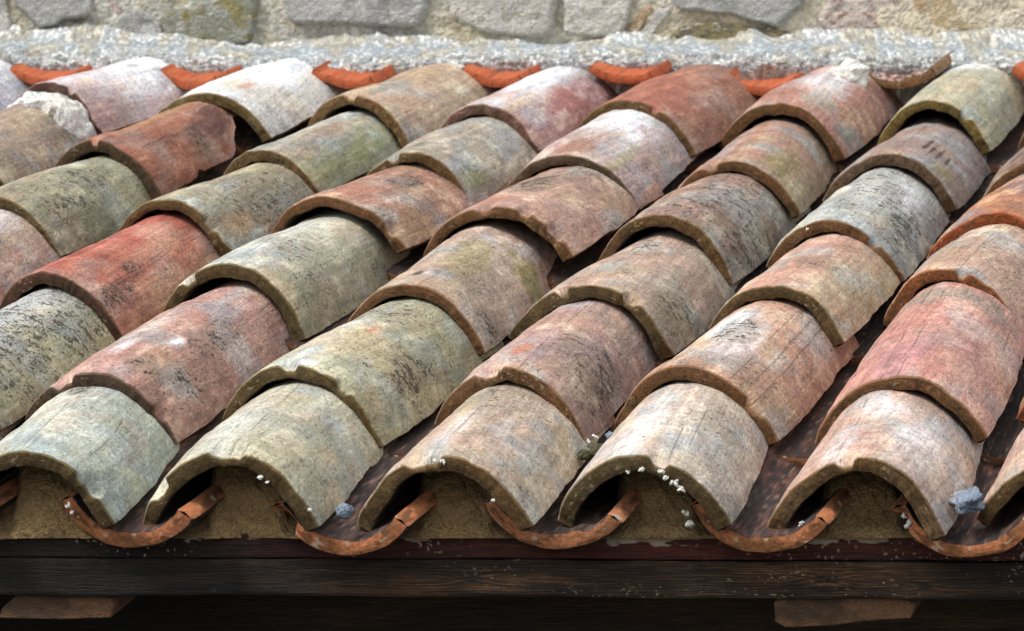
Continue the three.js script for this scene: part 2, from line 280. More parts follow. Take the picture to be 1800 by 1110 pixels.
// A main tone, B second tone (b how much), C tone of the right flank (f how much), W pale bloom, D dark lichen, X stains [place 0..1 across, 0..1 up, radii, strength, tone], L drag lines
const STYLES = {
  '0,0': { A: PALE, B: [196, 204, 192], C: [176, 180, 168], b: 0.6, D: [[0.42, 0.62, 0.10, 0.10, 0.9], [0.5, 0.1, 0.3, 0.05, 0.35], [0.72, 0.4, 0.1, 0.1, 0.35]], rim: RIM3, L: [0.47, 0.74], moss: 0.12, chips: [[0.84, 0.05, 0.012, 0.03]] },
  '1,0': { A: CREAM, B: [208, 196, 164], C: [188, 180, 160], W: [[0.42, 0.35, 0.14, 0.5, 0.35]], D: [[0.72, 0.35, 0.12, 0.12, 0.5], [0.85, 0.15, 0.12, 0.1, 0.5], [0.55, 0.3, 0.1, 0.4, 0.3]], rim: RIM3, L: [0.44, 0.52, 0.58], moss: 0.15, chips: [[0.52, 0.10, 0.01, 0.03], [0.16, 0.06, 0.012, 0.03]] },
  '2,0': { A: BEIGE, B: [212, 178, 156], C: [190, 172, 146], W: [[0.45, 0.25, 0.1, 0.35, 0.45]], D: [[0.55, 0.6, 0.25, 0.2, 0.45], [0.88, 0.08, 0.06, 0.06, 0.6]], rim: RIM1, L: [0.46], chips: [[0.40, 0.07, 0.008, 0.02]] },
  '3,0': { A: [214, 194, 176], B: [212, 188, 168], C: [176, 164, 146], W: [[0.4, 0.2, 0.12, 0.5, 0.4]], D: [[0.7, 0.42, 0.2, 0.22, 0.55], [0.8, 0.2, 0.15, 0.2, 0.4]], rim: RIM3, L: [0.6, 0.66], chips: [[0.58, 0.06, 0.012, 0.025]] },
  '4,0': { A: [214, 176, 156], B: [206, 168, 150], C: [196, 178, 158], W: [[0.5, 0.5, 0.2, 0.18, 0.6], [0.72, 0.3, 0.14, 0.3, 0.5], [0.38, 0.15, 0.1, 0.3, 0.4]], D: [[0.72, 0.18, 0.14, 0.12, 0.45], [0.75, 0.55, 0.2, 0.15, 0.35]], rim: RIM1, L: [0.4] },
  '0,1': { A: [194, 146, 126], B: [198, 158, 146], C: [176, 134, 116], W: [[0.44, 0.22, 0.06, 0.1, 0.7], [0.4, 0.4, 0.12, 0.3, 0.35], [0.62, 0.34, 0.04, 0.05, 0.8]], D: [[0.72, 0.42, 0.14, 0.16, 0.75], [0.62, 0.12, 0.12, 0.08, 0.7], [0.82, 0.2, 0.2, 0.2, 0.65], [0.68, 0.56, 0.12, 0.1, 0.7]], rim: [112, 92, 70], L: [0.76], chips: [[0.3, 0.08, 0.008, 0.02], [0.86, 0.04, 0.01, 0.02]] },
  '1,1': { A: [200, 194, 164], B: [198, 176, 138], C: [180, 168, 136], W: [[0.42, 0.3, 0.12, 0.4, 0.3]], D: [[0.86, 0.32, 0.16, 0.28, 0.9], [0.5, 0.6, 0.3, 0.2, 0.5], [0.72, 0.15, 0.1, 0.08, 0.4]], X: [[0.56, 0.42, 0.03, 0.07, 0.7, [182, 128, 108]], [0.53, 0.04, 0.06, 0.035, 1, [226, 228, 232]]], d: 0.35, rim: RIM3, moss: 0.18, chips: [[0.45, 0.05, 0.006, 0.02]] },
  '2,1': { A: [200, 160, 142], B: [188, 154, 150], C: [166, 136, 118], X: [[0.45, 0.2, 0.06, 0.08, 0.7, [206, 140, 112]]], D: [[0.82, 0.25, 0.2, 0.3, 1.0], [0.62, 0.35, 0.12, 0.2, 0.75], [0.8, 0.6, 0.15, 0.1, 0.5]], rim: RIM2, L: [0.52], chips: [[0.38, 0.08, 0.012, 0.02]] },
  '3,1': { A: [206, 150, 122], B: [200, 162, 134], C: [192, 152, 126], W: [[0.42, 0.52, 0.18, 0.28, 0.95], [0.55, 0.35, 0.2, 0.28, 0.75]], D: [[0.52, 0.42, 0.16, 0.22, 0.85], [0.72, 0.15, 0.16, 0.12, 0.35]], rim: RIM2, L: [0.68, 0.76, 0.82] },
  '4,1': { h: 0.18, A: [206, 148, 132], B: [214, 152, 132], C: [200, 166, 146], X: [[0.45, 0.15, 0.15, 0.2, 0.6, [204, 162, 164]], [0.5, 0.72, 0.4, 0.1, 0.8, [168, 156, 144]]], D: [[0.84, 0.1, 0.05, 0.05, 0.9]], rim: RIM2, L: [0.42, 0.5, 0.9], d: 0, p: 0.18 },
  '-1,1': { A: [204, 202, 194], B: [170, 166, 150], C: [178, 168, 124], W: [[0.5, 0.5, 0.2, 0.4, 0.4]], D: [[0.6, 0.5, 0.5, 0.5, 0.5], [0.85, 0.6, 0.2, 0.3, 0.5]], d: 0.7, moss: 0.15, rim: RIM3 },
  '-1,2': { h: 0.18, A: [196, 108, 88], B: [204, 120, 100], C: [196, 150, 120], f: 0.9, p: 0.1, b: 0.5, X: [[0.55, 0.62, 0.12, 0.12, 0.85, [208, 162, 140]], [0.5, 0.35, 0.1, 0.06, 0.7, [206, 150, 134]], [0.68, 0.52, 0.08, 0.2, 0.7, [208, 166, 142]]], D: [[0.82, 0.12, 0.08, 0.14, 0.9], [0.72, 0.3, 0.05, 0.06, 0.8], [0.66, 0.7, 0.1, 0.1, 0.4]], rim: [108, 82, 58], L: [0.42, 0.74, 0.76] },
  '0,2': { A: [200, 196, 174], B: [198, 190, 168], C: [172, 160, 136], W: [[0.44, 0.4, 0.1, 0.4, 0.35]], D: [[0.62, 0.3, 0.16, 0.25, 0.6], [0.82, 0.25, 0.2, 0.25, 0.6], [0.92, 0.7, 0.1, 0.1, 0.8]], rim: RIM3, moss: 0.2, L: [0.46] },
  '1,2': { A: [200, 166, 146], B: [194, 172, 146], C: [182, 154, 136], X: [[0.6, 0.45, 0.14, 0.2, 0.55, [180, 172, 124]], [0.46, 0.14, 0.05, 0.03, 1, [104, 90, 80]], [0.86, 0.62, 0.2, 0.12, 0.6, [160, 152, 96]]], D: [[0.58, 0.45, 0.16, 0.16, 0.6], [0.9, 0.1, 0.12, 0.1, 0.7], [0.7, 0.35, 0.2, 0.3, 0.4]], rim: RIM2 },
  '2,2': { A: [202, 170, 150], B: [200, 176, 148], C: [152, 142, 130], W: [[0.45, 0.65, 0.1, 0.12, 0.5]], D: [[0.46, 0.66, 0.2, 0.14, 0.8], [0.86, 0.2, 0.16, 0.25, 0.85], [0.68, 0.3, 0.1, 0.3, 0.3]], rim: RIM3, moss: 0.1, L: [0.45], chips: [[0.7, 0.05, 0.006, 0.02]] },
  '3,2': { A: [212, 166, 142], B: [202, 172, 144], C: [186, 164, 130], D: [[0.62, 0.36, 0.16, 0.14, 0.7], [0.72, 0.15, 0.08, 0.06, 0.5], [0.62, 0.62, 0.1, 0.1, 0.5]], rim: RIM3, moss: 0.1, d: 0.1 },
  '4,2': { A: [204, 172, 148], B: [206, 164, 140], C: [196, 170, 148], D: [[0.52, 0.35, 0.2, 0.3, 0.35]], rim: RIM4, L: [0.46, 0.52] },
  '-2,2': { A: [198, 176, 158], B: [188, 160, 140], C: [186, 152, 132], W: [[0.5, 0.7, 0.3, 0.15, 0.6]], D: [[0.7, 0.5, 0.2, 0.1, 0.5]], rim: RIM1 },
  '-2,3': { A: [178, 172, 144], B: [176, 164, 132], C: [148, 142, 118], D: [[0.62, 0.4, 0.2, 0.3, 0.8], [0.8, 0.2, 0.2, 0.3, 0.6], [0.5, 0.65, 0.2, 0.1, 0.4]], d: 0.35, rim: RIM3, moss: 0.1 },
  '-1,3': { A: [182, 170, 138], B: [174, 164, 140], C: [138, 130, 116], X: [[0.88, 0.15, 0.1, 0.15, 0.7, [182, 150, 118]]], D: [[0.62, 0.4, 0.25, 0.25, 0.55], [0.85, 0.35, 0.15, 0.3, 0.6]], d: 0.4, rim: RIM1 },
  '0,3': { A: [192, 140, 116], B: [176, 136, 116], C: [178, 146, 120], D: [[0.62, 0.4, 0.12, 0.12, 0.95], [0.7, 0.62, 0.12, 0.08, 0.7], [0.82, 0.3, 0.08, 0.12, 0.5]], rim: RIM2, L: [0.44], chips: [[0.88, 0.05, 0.012, 0.03]] },
  '1,3': { A: [194, 156, 138], B: [190, 166, 142], C: [184, 148, 126], X: [[0.45, 0.14, 0.1, 0.1, 0.6, [196, 146, 124]]], D: [[0.5, 0.4, 0.13, 0.2, 1.0], [0.62, 0.6, 0.2, 0.15, 0.5]], d: 0.4, rim: RIM2, chips: [[0.86, 0.06, 0.02, 0.03], [0.68, 0.04, 0.01, 0.02]] },
  '2,3': { A: [184, 144, 126], B: [174, 144, 128], C: [134, 122, 112], D: [[0.65, 0.4, 0.4, 0.5, 0.4], [0.9, 0.25, 0.15, 0.3, 0.6]], d: 0.8, rim: RIM1, moss: 0.1 },
  '3,3': { A: [200, 198, 188], B: [188, 184, 170], C: [140, 140, 138], W: [[0.6, 0.5, 0.3, 0.4, 0.7]], D: [[0.55, 0.45, 0.3, 0.4, 0.55], [0.85, 0.3, 0.2, 0.4, 0.75]], d: 0.4, rim: RIM2 },
  '4,3': { A: [206, 138, 96], B: [160, 132, 128], C: [206, 148, 110], X: [[0.45, 0.5, 0.16, 0.3, 0.8, [156, 132, 132]]], D: [[0.5, 0.12, 0.2, 0.06, 0.5]], rim: [188, 108, 58] },
  '-2,4': { h: 0.18, A: [180, 120, 94], B: [170, 106, 86], C: [168, 108, 84], X: [[0.42, 0.45, 0.08, 0.5, 0.8, [192, 156, 124]], [0.72, 0.6, 0.2, 0.18, 0.7, [116, 82, 76]]], D: [[0.74, 0.32, 0.06, 0.3, 0.6], [0.86, 0.4, 0.1, 0.12, 0.9]], p: 0.15, rim: [116, 92, 64], L: [0.7, 0.72], tear: 0.15 },
  '-1,4': { A: [186, 184, 164], B: [178, 166, 152], C: [156, 160, 138], X: [[0.88, 0.4, 0.1, 0.4, 0.5, [164, 166, 120]], [0.62, 0.5, 0.1, 0.3, 0.5, [190, 160, 142]]], W: [[0.42, 0.5, 0.1, 0.4, 0.3]], d: 0.15, rim: RIM1, moss: 0.2 },
  '0,4': { A: [182, 170, 146], B: [178, 162, 148], C: [164, 152, 136], X: [[0.88, 0.1, 0.08, 0.12, 0.45, [154, 156, 104]]], D: [[0.47, 0.14, 0.08, 0.1, 1.0], [0.55, 0.05, 0.1, 0.05, 0.6]], d: 0.15, rim: RIM1 },
  '1,4': { A: [192, 164, 156], B: [196, 170, 154], C: [180, 158, 156], W: [[0.52, 0.58, 0.34, 0.3, 1.0], [0.68, 0.4, 0.12, 0.3, 0.7]], X: [[0.45, 0.12, 0.16, 0.12, 0.7, [180, 138, 122]], [0.74, 0.12, 0.05, 0.3, 0.4, [172, 166, 116]]], d: 0, rim: [122, 100, 74] },
  '2,4': { A: [194, 152, 128], B: [184, 150, 134], C: [156, 148, 116], X: [[0.44, 0.4, 0.08, 0.5, 0.5, [168, 128, 106]], [0.74, 0.2, 0.1, 0.2, 0.5, [156, 152, 100]]], d: 0.1, p: 0.2, rim: RIM2, L: [0.42] },
  '3,4': { A: [184, 152, 134], B: [172, 146, 136], C: [134, 128, 128], X: [[0.62, 0.32, 0.02, 0.16, 0.9, [96, 80, 72]], [0.67, 0.3, 0.012, 0.12, 0.9, [96, 80, 72]], [0.72, 0.28, 0.012, 0.13, 0.8, [96, 80, 72]], [0.78, 0.27, 0.012, 0.1, 0.8, [96, 80, 72]], [0.8, 0.1, 0.1, 0.1, 0.5, [164, 154, 106]]], d: 0.05, p: 0.12, rim: [136, 112, 86], L: [0.5, 0.54] },
  '4,4': { A: [150, 116, 96], B: [140, 112, 100], C: [120, 100, 90], d: 0.2, rim: RIM2 },
  '-3,4': { A: [188, 164, 148], B: [184, 158, 140], C: [164, 148, 120], D: [[0.8, 0.6, 0.1, 0.2, 0.4]], rim: RIM1 },
  '-3,5': { p: 0.6, h: 0.1, A: [226, 212, 212], B: [208, 180, 174], C: [196, 152, 138], W: [[0.60, 0.55, 0.34, 0.5, 1.0]], d: 0, rim: [120, 84, 70] },
  '-2,5': { h: 0.1, A: [242, 240, 238], B: [214, 200, 184], C: [206, 198, 184], W: [[0.42, 0.6, 0.2, 0.5, 1.0], [0.6, 0.5, 0.2, 0.34, 1.0]], X: [[0.5, 0.25, 0.1, 0.16, 0.8, [206, 184, 156]], [0.6, 0.22, 0.05, 0.12, 0.8, [204, 160, 138]]], d: 0, rim: [152, 130, 84] },
  '-1,5': { A: [206, 176, 148], B: [206, 172, 150], C: [178, 166, 140], W: [[0.5, 0.82, 0.4, 0.1, 0.85]], D: [[0.6, 0.3, 0.1, 0.03, 0.4]], d: 0, rim: [160, 128, 84] },
  '0,5': { A: [208, 188, 182], B: [188, 152, 146], C: [188, 136, 126], W: [[0.52, 0.55, 0.22, 0.55, 1.0]], X: [[0.66, 0.2, 0.06, 0.2, 0.8, [204, 186, 154]], [0.8, 0.5, 0.14, 0.3, 0.6, [184, 128, 122]]], d: 0, rim: [160, 122, 108] },
  '1,5': { h: 0.18, A: [188, 122, 100], B: [184, 116, 96], C: [176, 148, 122], X: [[0.5, 0.8, 0.4, 0.14, 0.6, [176, 142, 126]]], d: 0, p: 0.1, rim: RIM1 },
  '2,5': { A: [204, 150, 130], B: [196, 142, 124], C: [162, 122, 106], W: [[0.56, 0.5, 0.2, 0.4, 0.8]], X: [[0.64, 0.25, 0.1, 0.25, 0.6, [178, 178, 164]], [0.9, 0.12, 0.06, 0.1, 0.6, [140, 148, 134]]], d: 0.1, rim: RIM2 },
  '3,5': { A: [198, 192, 166], B: [200, 186, 154], C: [182, 178, 156], W: [[0.5, 0.75, 0.3, 0.2, 0.5]], X: [[0.62, 0.4, 0.1, 0.2, 0.4, [206, 188, 148]]], D: [[0.68, 0.35, 0.06, 0.08, 0.3]], d: 0, moss: 0.15, rim: [158, 136, 78] },
  '-4,5': { A: [206, 210, 226], B: [214, 214, 222], C: [198, 190, 186], W: [[0.5, 0.4, 0.3, 0.5, 0.9]], d: 0, rim: RIM1 },
  '5,0': { A: [212, 178, 160], B: [202, 168, 150], C: [190, 170, 150], W: [[0.42, 0.3, 0.1, 0.4, 0.7]], rim: RIM1 },
};
const LABELS = {
  '-1,2': 'brick red cover tile with pale pink patches near the left edge', '-2,5': 'white bleached cover tile with a tan patch under the mortar', '-3,5': 'pink cover tile bleached white above a mortar lump',
  '3,3': 'grey white cover tile covered in dark streaky lichen', '-2,4': 'brown red cover tile with a torn right edge', '4,1': 'smooth rose pink cover tile at the right', '1,4': 'lilac pink cover tile with a blue white bloom at its upper end',
  '3,4': 'lilac brown cover tile with dark scratch marks', '3,5': 'cream olive cover tile below the mortar at the right', '1,5': 'red brown cover tile below the mortar', '4,3': 'orange cover tile with a lilac grey crown at the right edge',
};
const OFF_FRAME = [[-1, 0, -0.19, -0.09], [-1, 1, -0.222, 0.2], [-2, 2, -0.452, 0.47], [-3, 3, -0.69, 0.74], [-3, 4, -0.69, 1.03], [-4, 4, -0.92, 0.96], [-4, 5, -0.9, 1.28], [5, 0, 1.14, 0.385], [5, 1, 1.125, 0.7], [5, 2, 1.105, 1.02], [5, 3, 1.12, 1.32], [4, 4, 0.905, 1.53], [4, 5, 0.9, 1.83], [5, 4, 1.13, 1.62]];
const TAIL_YAW = { '-3': 9, '-2': 1.5, '-1': 7, 0: 1.5, 1: 5, 2: 2, 3: 1.5 }, TAIL_SKEW = { '-3': 3, '-2': -0.2, '-1': 4, 0: 2.5, 1: 4, 2: 4, 3: 2.5 };
const nose = {};
for (const s of COVERS) nose[s[0] + ',' + s[1]] = s;
const NAMED = Object.keys(STYLES);
for (const [c, r, p, q] of OFF_FRAME) { nose[c + ',' + r] = [c, r, p, q, 0.102 + 0.004 * vn(c, r, 5), 0.082, 2, -1, 24]; }
const DEG = Math.PI / 180;
const coverMesh = {};
for (const key of Object.keys(nose)) {
  const [c, r, p, q, W0, H, roll, skew0, ] = nose[key], next = nose[c + ',' + (r + 1)];
  const seed = 1000 + (c + 9) * 61 + r * 7;
  const s = STYLES[key] || STYLES[NAMED[(c * 7 + r * 3 + 70) % NAMED.length]];
  let skew = skew0, W = W0, len, dx, dy, dz;
  if (next) { dx = next[2] - p; dz = next[3] - q; dy = -next[8] / 1000; }
  else { const y = (TAIL_YAW[c] ?? 2) * DEG; dx = 0.3 * Math.sin(y); dz = 0.3 * Math.cos(y); dy = -0.02; if (c in TAIL_SKEW) skew = TAIL_SKEW[c]; if (key === '-2,5') W = 0.116; }
  len = Math.max(0.40, Math.hypot(dx, dz) + 0.085);
  const a = new THREE.Vector3(dx, dy, -dz).normalize();                  // from nose to tail, in roof axes
  let n = new THREE.Vector3(0, 1, 0); n.addScaledVector(a, -n.dot(a)).normalize();
  const b = new THREE.Vector3().crossVectors(a, n).normalize();          // to the right
  const R = roll * DEG, b2 = b.clone().multiplyScalar(Math.cos(R)).addScaledVector(n, Math.sin(R)), n2 = n.clone().multiplyScalar(Math.cos(R)).addScaledVector(b, -Math.sin(R));
  const geo = tileGeometry({ W, H, L: len, skew: skew * DEG, seed, chips: [...(s.chips || []).map((k) => [k[0], k[1], k[2] * 0.45, k[3]]), ...Array.from({ length: seed % 2 }, (_, i) => { const v = (k) => vn(seed * 0.37 + i * 7.3, k * 3.1, 67); return [0.06 + 0.9 * v(1), 0.02 + 0.05 * v(2), 0.001 + 0.0025 * v(3), 0.003 + 0.008 * v(4)]; })], tear: s.tear || 0.008, open: 24 + 6 * vn(c, r, 47), th: 0.0158 + 0.004 * vn(c * 3, r * 5, 44), taper: 0.095 });
  const mat = new THREE.MeshStandardMaterial({ name: 'clay', map: tileSheet(s, seed), bumpMap: clayBumps[seed % 5], bumpScale: 0.0010, roughness: 0.96 });
  const m = mesh('cover_tile', geo, mat, roof);
  m.position.set(p, 0, -q); m.quaternion.setFromRotationMatrix(new THREE.Matrix4().makeBasis(b2, n2, a.clone().negate()));
  if (LABELS[key]) m.userData.label = LABELS[key];
  coverMesh[key] = m;
}

// channel tiles, hollow side up, between the columns of covers
function channelSheet(seed, A, B, front) {
  return colourTexture(320, 384, (u, vv, o) => {
    const x = u * 0.28;
    if (vv >= 0.1 && vv < 0.2) { const y = vv * 0.3; o[0] = front[0]; o[1] = front[1]; o[2] = front[2]; mx(o, [160, 116, 78], 0.7 * ss(0.4, 0.7, fbm(x * 24, y * 50, seed + 3, 3))); mul(o, 0.78 + 0.44 * fbm(x * 160, y * 220, seed, 4)); mx(o, [110, 80, 56], 0.5 * ss(0.6, 0.76, fbm(x * 50, y * 90, seed + 8, 3))); mx(o, [220, 212, 196], 0.7 * ss(0.76, 0.8, fbm(x * 70, y * 90, seed + 10, 3))); return; }
    const v = vv < 0.1 ? vv * 10 : (vv - 0.2) / 0.8, y = v * 0.42;
    const lo = fbm(x * 16, y * 11, seed + 20, 3), mid = fbm(x * 70, y * 60, seed + 24, 3);
    o[0] = A[0]; o[1] = A[1]; o[2] = A[2]; mx(o, B, ss(0.4, 0.65, lo)); mul(o, 0.6 + 0.8 * mid); mul(o, 0.7 + 0.6 * fbm(x * 330, y * 300, seed + 28, 2)); mx(o, [176, 160, 140], 0.6 * ss(0.66, 0.76, fbm(x * 210, y * 190, seed + 34, 2)));
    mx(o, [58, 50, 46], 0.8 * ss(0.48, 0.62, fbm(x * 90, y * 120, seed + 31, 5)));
  }, CLAY, 1.3);
}
const chMat = (seed, A, B, F) => new THREE.MeshStandardMaterial({ name: 'channel_clay', map: channelSheet(seed, A, B, F), bumpMap: clayBumps[seed % 5], bumpScale: 0.0008, roughness: 0.9 });
const chEave = [chMat(31, [104, 76, 62], [118, 96, 86], [206, 148, 110]), chMat(37, [108, 78, 68], [98, 82, 76], [206, 144, 104]), chMat(43, [114, 80, 68], [98, 80, 74], [220, 154, 112])];
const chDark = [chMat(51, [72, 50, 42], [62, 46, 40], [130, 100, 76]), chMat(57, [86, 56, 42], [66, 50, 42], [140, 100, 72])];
const chNew = chMat(63, [206, 92, 48], [214, 104, 56], [196, 92, 50]), chOld = chMat(69, [196, 160, 146], [206, 196, 190], [150, 124, 96]);
chNew.map = colourTexture(256, 256, (u, v, o) => { o[0] = 208; o[1] = 120; o[2] = 74; if (v < 0.2) { o[0] = 182; o[1] = 88; o[2] = 50; } mx(o, [196, 106, 64], fbm(u * 6, v * 6, 601, 3)); mul(o, 0.86 + 0.28 * fbm(u * 40, v * 50, 603, 3)); mx(o, [120, 72, 50], 0.6 * ss(0.62, 0.74, fbm(u * 22, v * 40, 605, 3))); }, 0.86);
function channel(p, q, w, dx, dy, dz, roll, mat, o, label) {
  const a = new THREE.Vector3(dx, dy, -dz).normalize(), n = new THREE.Vector3(0, 1, 0); n.addScaledVector(a, -n.dot(a)).normalize();
  const b = new THREE.Vector3().crossVectors(a, n), R = roll * DEG, b2 = b.clone().multiplyScalar(Math.cos(R)).addScaledVector(n, Math.sin(R)), n2 = n.clone().multiplyScalar(Math.cos(R)).addScaledVector(b, -Math.sin(R));
  const m = mesh('channel_tile', tileGeometry({ sg: -1, taper: -0.06, th: 0.017, wob: 0.6, open: 12, tear: 0, NT: 40, NS: 22, ...o }), mat, roof);
  m.position.set(p, w, -q); m.quaternion.setFromRotationMatrix(new THREE.Matrix4().makeBasis(b2, n2, a.clone().negate()));
  if (label) m.userData.label = label; return m;
}
// at the eave: noses measured along the edge, and one beyond each end of the frame
const EAVE = [[-0.085, -0.03], [0.144, 0.043], [0.375, 0.112], [0.594, 0.205], [0.816, 0.280], [1.031, 0.353], [1.255, 0.43]];
EAVE.forEach(([p, q], i) => channel(p, q - 0.012, -0.118, 0.0, -0.018, 0.3, -1, chEave[i % 3], { W: 0.080, H: 0.046, th: 0.019, open: 26, L: 0.42, seed: 2000 + i * 13, skew: -0.3 * 0.35, chips: i === 2 ? [[0.12, 0.1, 0.02, 0.03]] : i === 5 ? [[0.1, 0.08, 0.012, 0.03]] : [] }, 'orange fronted channel tile at the eave'));
// further up: one under each row of covers
for (let c = -4; c < 5; c++) for (let r = 0; r < 5; r++) {
  const L = nose[c + ',' + r], Rr = nose[(c + 1) + ',' + r], L1 = nose[c + ',' + (r + 1)] , R1 = nose[(c + 1) + ',' + (r + 1)];
  if (!L1 || !R1) continue;
  const p = (L1[2] + R1[2]) / 2, q = (L1[3] + R1[3]) / 2 - 0.035, L2 = nose[c + ',' + (r + 2)], R2 = nose[(c + 1) + ',' + (r + 2)];
  const dx = L2 && R2 ? (L2[2] + R2[2]) / 2 - p : 0.01;
  channel(p, q, -0.116, dx, -0.014, 0.3, 1, (c === -1 || c === -2) && r > 1 ? chEave[1] : chDark[(c + r + 8) % 2], { W: 0.095, H: 0.058, L: 0.42, seed: 2300 + (c + 6) * 29 + r * 5, skew: 0, NT: 32, NS: 16 });
}
// the newest ones, right under the mortar at the top, resting on the covers' shoulders
const TOPS = [[-0.78, 1.475, -0.05], [-0.54, 1.556, -0.052], [-0.30, 1.648, -0.051], [-0.068, 1.737, -0.05], [0.135, 1.815, -0.046], [0.349, 1.896, -0.063], [0.571, 1.98, -0.054], [0.80, 2.06, -0.05]];
TOPS.forEach(([p, q, w], i) => channel(p, q, w, 0.01, -0.012, 0.3, i === 6 ? 7 : -1, i === 6 ? chOld : chNew, { W: i === 6 ? 0.070 : 0.061, H: i === 6 ? 0.026 : 0.018, L: 0.16, th: 0.017, open: 38, seed: 2700 + i * 17, skew: 0.1 + 0.03 * Math.sin(i * 3) }, i === 6 ? 'grey pink old channel tile poking out under the mortar' : 'bright orange channel tile poking out under the mortar'));
scene.updateMatrixWorld(true);

// a point in the world from its place in the photograph (1800 wide) and its distance along the view
const at = (px, py, dist) => new THREE.Vector3((px - 900) / 5000 * dist, EYE + (555 - py) / 5000 * dist, -dist);

// ------------------------------------------------------------------ materials of the rest
const mortarMap = (seed, A, B, C) => colourTexture(512, 512, (u, v, o) => {
  const lo = fbm(u * 6, v * 6, seed, 3), mid = fbm(u * 26, v * 26, seed + 4, 3), fi = fbm(u * 120, v * 120, seed + 8, 2);
  o[0] = A[0]; o[1] = A[1]; o[2] = A[2]; mx(o, B, ss(0.38, 0.66, lo)); mx(o, C, ss(0.6, 0.8, mid) * 0.7); mul(o, 0.82 + 0.36 * fi); mul(o, 0.85 + 0.3 * mid);
}, 0.95);
const grit = heightTexture(512, 512, (u, v) => 0.5 + 0.7 * (fbm(u * 40, v * 40, 811, 4) - 0.5) + 0.5 * (fbm(u * 130, v * 130, 815, 2) - 0.5));
const mortarMat = (map, b = 0.004) => new THREE.MeshStandardMaterial({ name: 'mortar', map, bumpMap: grit, bumpScale: b, roughness: 0.95 });
const whiteMortar = mortarMat(mortarMap(821, [236, 232, 222], [222, 224, 224], [198, 192, 178]), 0.005);
const bedMortar = mortarMat(mortarMap(827, [178, 146, 98], [158, 130, 88], [120, 98, 66]), 0.006);
const ochreMortar = mortarMat(colourTexture(1024, 256, (u, v, o) => {
  const x = u * 2.4, y = v * 0.6, lo = fbm(x * 7, y * 7, 831, 3), mid = fbm(x * 34, y * 34, 833, 3), fi = fbm(x * 190, y * 190, 837, 2), r = ss(0.55, 0.75, u + 0.15 * (lo - 0.5));
  const A = [mixn(206, 228, r), mixn(202, 216, r), mixn(190, 192, r)];
  o[0] = A[0]; o[1] = A[1]; o[2] = A[2]; mx(o, [204, 190, 154], ss(0.46, 0.72, lo) * 0.55); mx(o, [168, 156, 128], ss(0.5, 0.72, mid) * (1 - r) * 0.6); mx(o, [232, 214, 176], ss(0.55, 0.75, fbm(x * 16, y * 16, 839, 3)) * 0.6 * r); mul(o, 0.8 + 0.4 * fi);
}, 0.76), 0.008);
ochreMortar.bumpMap = grit.clone(); ochreMortar.bumpMap.repeat.set(4, 1); ochreMortar.bumpMap.needsUpdate = true;
const mossMat = mortarMat(mortarMap(841, [84, 82, 56], [62, 62, 44], [112, 106, 80]), 0.006);
const greyMortar = mortarMat(mortarMap(847, [124, 134, 148], [104, 114, 130], [160, 164, 168]), 0.006);
const deckMat = new THREE.MeshStandardMaterial({ name: 'deck', color: new THREE.Color(0.05, 0.04, 0.03), roughness: 0.95 });

// ------------------------------------------------------------------ under the tiles: boards and bedding mortar
{
  const g = new THREE.BoxGeometry(2.7, 0.02, 2.0); g.translate(0.1, -0.155, -1.05);      // its front edge follows the eave
  const p = g.attributes.position; for (let i = 0; i < p.count; i++) p.setZ(i, p.getZ(i) - 0.375 * p.getX(i)); g.computeVertexNormals();
  mesh('roof_deck', g, deckMat, roof);
}
const FASCIA_TOP = EYE - 0.2505, BED_Z = 0.056;
for (let c = -1; c < 6; c++) {
  const key = c + ',0', s = nose[key]; if (!s) continue;
  const N = new THREE.Vector3(s[2], 0, -s[3]); roof.localToWorld(N);
  const xc = N.x + BED_Z * 0.40, yc = N.y + BED_Z * 0.34, H = s[5], W = s[4];
  const top = (x) => {
    const a = Math.abs(x), k = clamp(a / (W - 0.012)), arch = -H + (H - 0.014) * Math.sqrt(Math.max(0, 1 - k * k));
    const d = 0.117 - a, ch = -0.121 + 0.060 * (1 - Math.sqrt(Math.max(0, 1 - clamp(d / 0.080) ** 2))) + 0.006;
    return mixn(arch, ch, ss(0.036, 0.048, a));
  };
  const seed = 3000 + c * 11;
  const g = patches([{ nu: 170, nv: 100, f: (a, b) => {
    const x = (a - 0.5) * 0.24, y1 = yc + 0.94 * top(x), y0 = FASCIA_TOP - 0.003, y = mixn(y0, Math.max(y1, y0 + 0.001), b);
    const n = (n3(x * 40, y * 40, 2, seed) - 0.5) * 0.012 + (n3(x * 130, y * 130, 5, seed + 9) - 0.5) * 0.009 + (n3(x * 300, y * 300, 5, seed + 19) - 0.5) * 0.004;
    return [xc + x, y, -3.249 + n - 0.010 * ss(0.3, 1, b) + 0.016 * (1 - ss(0, 0.3, b)) - 0.02 * ss(0.25, 0.9, b) + 0.03 * (fbm(x * 18 + c * 9, y * 18, 947, 2) - 0.5)];
  }, uv: (a, b) => [a * 1.5 + c * 0.37, b * 0.8] }]);
  const m = mesh('bedding_mortar', g, bedMortar); roof.attach(m);
}

